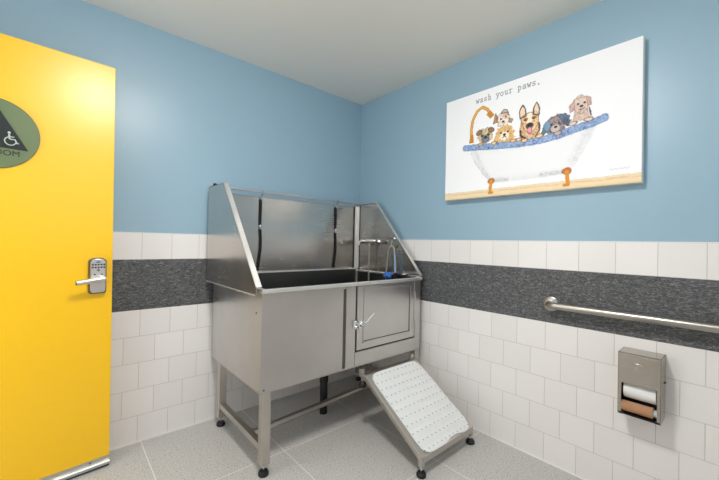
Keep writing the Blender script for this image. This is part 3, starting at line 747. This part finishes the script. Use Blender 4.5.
# dogs
def eye(x, y, r=.006): blend(soft(ell(x, y, r, r)), (40, 32, 32)); blend(soft(ell(x+r*.3, y+r*.3, r*.3, r*.3)), (230, 230, 230), .8)
def fur(d, cols, a=.55):
    m = soft(d, .004)
    for k, c in enumerate(cols):
        n = [N1, N2, N3][k % 3]; blend(m*np.clip((n-.45)*3, 0, 1), c, a)
    st = np.clip((np.abs(np.sin(gx*260+9*N1+4*N2))*N3-.55)*5, 0, 1); blend(m*st, tuple(v*.45 for v in cols[0]), .6)
    blend(m*np.clip((N2*N3-.5)*5, 0, 1), (252, 240, 226), .5)
# merle dog
d = np.minimum(ell(.687, .352, .05, .05, 0, .014), ell(.69, .32, .045, .03)); blend(soft(d), (150, 142, 148)); fur(d, [(88, 92, 112), (196, 150, 130), (60, 62, 76)])
d = ell(.647, .352, .018, .034, -15, .008); blend(soft(d), (124, 158, 186)); outline(d, (60, 72, 92))
d = ell(.735, .366, .020, .036, 28, .008); blend(soft(d), (104, 122, 146)); fur(d, [(66, 76, 96)]); outline(d, (60, 66, 86))
blend(soft(ell(.687, .33, .022, .020)), (206, 190, 180)); eye(.67, .355); eye(.706, .356); blend(soft(ell(.689, .338, .008, .006)), (40, 36, 42)); outline(ell(.687, .352, .05, .05, 0, .014), (92, 84, 96), .0025, .5)
blend(soft(seg([(.615, .30), (.63, .325)], .012)), (86, 120, 116), .9)
# top puppy (white and tan, brown outline)
d = ell(.400, .452, .040, .044, 0, .012); blend(soft(d), (247, 238, 228)); fur(d, [(222, 170, 120), (196, 150, 118)], .5)
d2 = poly([(.368, .468), (.352, .500), (.345, .470), (.338, .44), (.36, .445)]); blend(soft(d2), (190, 140, 100)); outline(d2, (72, 52, 44))
d2 = poly([(.385, .49), (.40, .512), (.425, .505), (.432, .47), (.42, .488)]); blend(soft(d2), (196, 180, 168)); outline(d2, (62, 52, 48))
d2 = poly([(.437, .45), (.458, .44), (.45, .42), (.432, .428)]); blend(soft(d2), (190, 150, 120)); outline(d2, (80, 60, 50))
eye(.386, .458); eye(.416, .466); blend(soft(ell(.400, .440, .008, .006)), (50, 40, 40)); blend(soft(ell(.412, .476, .018, .012, 20)), (214, 150, 120), .6); outline(d, (86, 62, 50), .003, .7)
# fluffy golden dog
d = np.minimum(ell(.408, .362, .058, .05, 0, .018), ell(.408, .335, .06, .03, 0, .01)); blend(soft(d), (232, 186, 122)); fur(d, [(246, 214, 160), (206, 148, 82), (240, 200, 140)])
blend(soft(ell(.408, .352, .026, .026, 0, .01)), (250, 236, 212)); eye(.388, .374); eye(.43, .374); blend(soft(ell(.409, .36, .009, .007)), (40, 30, 30)); blend(soft(seg([(.409, .352), (.398, .342)], .002)), (80, 50, 40)); blend(soft(seg([(.409, .352), (.42, .342)], .002)), (80, 50, 40))
# pug
d = ell(.286, .378, .047, .048, 0, .010); blend(soft(d), (222, 200, 150)); fur(d, [(190, 180, 150), (240, 216, 130)]); outline(d, (96, 78, 60), .0025, .6)
for x, a in ((.245, 25), (.325, -25)): e_ = ell(x, .408, .020, .015, a); blend(soft(e_), (150, 110, 86)); outline(e_, (60, 44, 40))
blend(soft(ell(.288, .362, .028, .026)), (128, 130, 138)); blend(soft(ell(.288, .370, .011, .008)), (34, 32, 36)); eye(.266, .385, .009); eye(.308, .385, .009); outline(ell(.288, .354, .02, .014), (60, 60, 66), .0025)
# shepherd
body = poly([(.50, .30), (.495, .36), (.508, .42), (.60, .41), (.612, .35), (.607, .30)]); blend(soft(body), (226, 178, 128)); fur(body, [(110, 82, 66), (242, 208, 164)])
hd = poly([(.503, .43), (.512, .40), (.53, .352), (.556, .335), (.585, .35), (.600, .39), (.602, .42), (.59, .445), (.552, .452), (.518, .446)]); blend(soft(hd), (238, 198, 146)); fur(hd, [(216, 160, 110), (250, 228, 190)])
for p in ([(.500, .43), (.496, .475), (.513, .507), (.530, .475), (.532, .440)], [(.572, .440), (.576, .475), (.590, .500), (.606, .465), (.602, .425)]):
    e_ = poly(p); blend(soft(e_), (246, 216, 186)); outline(e_, (48, 42, 44), .006, .95)
blend(soft(seg([(.552, .45), (.553, .385)], .012, .006)), (250, 242, 230), .85)
for x in (.531, .577): blend(soft(ell(x, .418, .013, .009)), (176, 118, 74)); eye(x, .415, .0065)
blend(soft(ell(.554, .378, .022, .017)), (84, 72, 74)); blend(soft(ell(.554, .382, .013, .010)), (28, 26, 30)); blend(soft(ell(.554, .350, .013, .020)), (240, 160, 172)); outline(ell(.554, .350, .013, .020), (90, 50, 56), .002)
outline(hd, (88, 62, 50), .003, .7); blend(soft(seg([(.503, .36), (.506, .33), (.53, .312)], .005, .004)), (56, 46, 48)); blend(soft(seg([(.605, .385), (.607, .345), (.59, .315)], .004, .004)), (76, 60, 56))
# curly pink-beige dog
d = np.minimum(ell(.806, .425, .042, .042, 0, .012), poly([(.772, .335), (.778, .40), (.835, .40), (.848, .345)])); blend(soft(d), (226, 200, 184)); fur(d, [(238, 220, 206), (204, 168, 154)])
for p in ([(.775, .452), (.752, .43), (.757, .395), (.778, .405)], [(.83, .455), (.848, .45), (.852, .41), (.836, .41)]):
    e_ = poly(p); blend(soft(e_), (214, 174, 164)); outline(e_, (130, 96, 90), .0025, .7)
for x in (.793, .822): eye(x, .43, .0055)
blend(soft(ell(.808, .415, .008, .006)), (56, 46, 50)); blend(soft(seg([(.797, .402), (.809, .398), (.821, .403)], .0022)), (100, 70, 70)); outline(ell(.806, .425, .042, .042, 0, .012), (140, 108, 100), .0028, .65)
blend(soft(seg([(.842, .40), (.85, .36)], .003, .003)), (70, 66, 80)); outline(seg([(.772, .345), (.778, .395)], .002), (140, 110, 100), .002, .6)
# blue rim
rt = [(.146, .340), (.253, .331), (.384, .314), (.488, .300), (.612, .296), (.712, .302), (.782, .318), (.848, .326), (.905, .335)]
rb = [(.150, .312), (.304, .288), (.46, .272), (.599, .268), (.724, .284), (.827, .300), (.910, .318)]
mid = [(.150, .328), (.253, .316), (.384, .299), (.488, .288), (.612, .282), (.712, .292), (.782, .306), (.848, .316), (.905, .329)]
d = seg(mid, .0195, .004); blend(soft(d), (146, 172, 212)); fur(d, [(112, 138, 190), (184, 204, 230), (90, 118, 172)], .6); blend(soft(np.abs(d+.003)-.002)*N2, (90, 110, 160), .6)
# paws on the rim
for x, y, c in ((.493, .312, (238, 206, 168)), (.525, .300, (238, 206, 168)), (.606, .308, (238, 206, 168)), (.344, .322, (236, 206, 160)), (.462, .312, (238, 200, 150)), (.70, .302, (200, 180, 170)), (.770, .336, (230, 206, 190)), (.840, .340, (230, 206, 190)), (.255, .332, (200, 180, 140))):
    e_ = ell(x, y, .019, .010); blend(soft(e_), c); outline(e_, (84, 56, 50), .003, .75)
# clawed feet
for (x, s_) in ((.330, 1), (.745, -1)):
    blend(soft(ell(x, .094, .021, .017, 0, .006)), (196, 112, 40)); blend(soft(seg([(x, .09), (x-.004*s_, .055), (x-.006*s_, .03)], .0095, .003)), (222, 150, 52)); blend(soft(seg([(x-.012, .022), (x+.008, .022)], .007)), (216, 138, 44)); outline(ell(x, .094, .021, .017), (130, 70, 30), .0025, .6)
# lettering, typewriter style strokes
GL = {
 'w': [[(0, 1), (.25, 0), (.5, .8), (.75, 0), (1, 1)], [(-.12, 1), (.18, 1)], [(.82, 1), (1.12, 1)]],
 'a': [[(.1, .85), (.3, 1), (.7, 1), (.8, .8), (.8, 0), (1, 0)], [(.8, .6), (.25, .55), (.05, .3), (.2, 0), (.5, 0), (.8, .2)]],
 's': [[(.85, .8), (.85, 1), (.85, .9), (.5, 1), (.15, .85), (.2, .6), (.8, .4), (.88, .15), (.5, 0), (.15, .1), (.12, .25)]],
 'h': [[(.05, 1.6), (.25, 1.6), (.25, 0)], [(.05, 0), (.42, 0)], [(.25, .8), (.5, 1), (.75, .9), (.78, 0)], [(.6, 0), (.98, 0)]],
 'y': [[(.1, 1), (.5, 0)], [(.95, 1), (.35, -.45), (.05, -.45)], [(-.05, 1), (.3, 1)], [(.72, 1), (1.08, 1)]],
 'o': [[(.5+.45*math.cos(k*PI/5), .5+.5*math.sin(k*PI/5)) for k in range(11)]],
 'u': [[(.0, 1), (.2, 1), (.2, .2), (.45, 0), (.8, .2)], [(.62, 1), (.8, 1), (.8, 0), (1, 0)]],
 'r': [[(.1, 1), (.35, 1), (.35, 0)], [(.1, 0), (.65, 0)], [(.35, .7), (.6, 1), (.95, .95)]],
 'p': [[(.0, 1), (.2, 1), (.2, -.5)], [(.0, -.5), (.42, -.5)], [(.2, .8), (.5, 1), (.85, .8), (.9, .4), (.7, 0), (.4, 0), (.2, .2)]],
 '.': [[(.4, 0), (.5, .05)]]}
txt = 'wash your paws.'; x0_, x1_ = .222, .606; adv = (x1_-x0_)/14.6
for i, c in enumerate(txt):
    if c == ' ': continue
    for st in GL[c]:
        sg2 = [(x0_+adv*(i+px*.72), .598+.0215*pz) for px, pz in st]
        sub = (seg(sg2, .00155 if c != '.' else .0032)); blend(soft(sub, .0016), (98, 98, 104), .95)
# faint pencil signature
blend(soft(seg([(.93+i*.006, .074+.004*math.sin(i*2.1)) for i in range(14)], .0012)), (190, 192, 196), .7)
lin_ = np.where(img/255 <= .04045, img/255/12.92, ((img/255+.055)/1.055)**2.4)
me = bpy.data.meshes.new('painted_print')
nv = (NX+1)*(NY+1); co = np.empty((nv, 3)); co[:, 0] = CX; co[:, 1] = (CY0-gx).ravel(); co[:, 2] = (CZ0+gy).ravel()
ii, jj = np.meshgrid(np.arange(NX), np.arange(NY)); a = (jj*(NX+1)+ii).ravel()
fc_ = np.stack([a, a+1, a+NX+2, a+NX+1], 1)     # faces the room (-x)
me.vertices.add(nv); me.vertices.foreach_set('co', co.ravel())
me.loops.add(fc_.size); me.loops.foreach_set('vertex_index', fc_.ravel().astype(np.int32))
me.polygons.add(len(fc_)); me.polygons.foreach_set('loop_start', np.arange(0, fc_.size, 4, dtype=np.int32))
me.update(calc_edges=True); me.validate()
ca = me.color_attributes.new('paint', 'FLOAT_COLOR', 'POINT'); rgba = np.ones((nv, 4)); rgba[:, :3] = lin_.reshape(-1, 3); ca.data.foreach_set('color', rgba.ravel())
pm, pn, pb = new_mat('printed_artwork'); at = pn.nodes.new('ShaderNodeAttribute'); at.attribute_name = 'paint'; pn.links.new(at.outputs['Color'], pb.inputs['Base Color']); pb.inputs['Roughness'].default_value = .7
me.materials.append(pm)
me.transform(Matrix.Translation(-cv.location)); pr_ = bpy.data.objects.new('painted_print', me); COL.objects.link(pr_); pr_.parent = cv
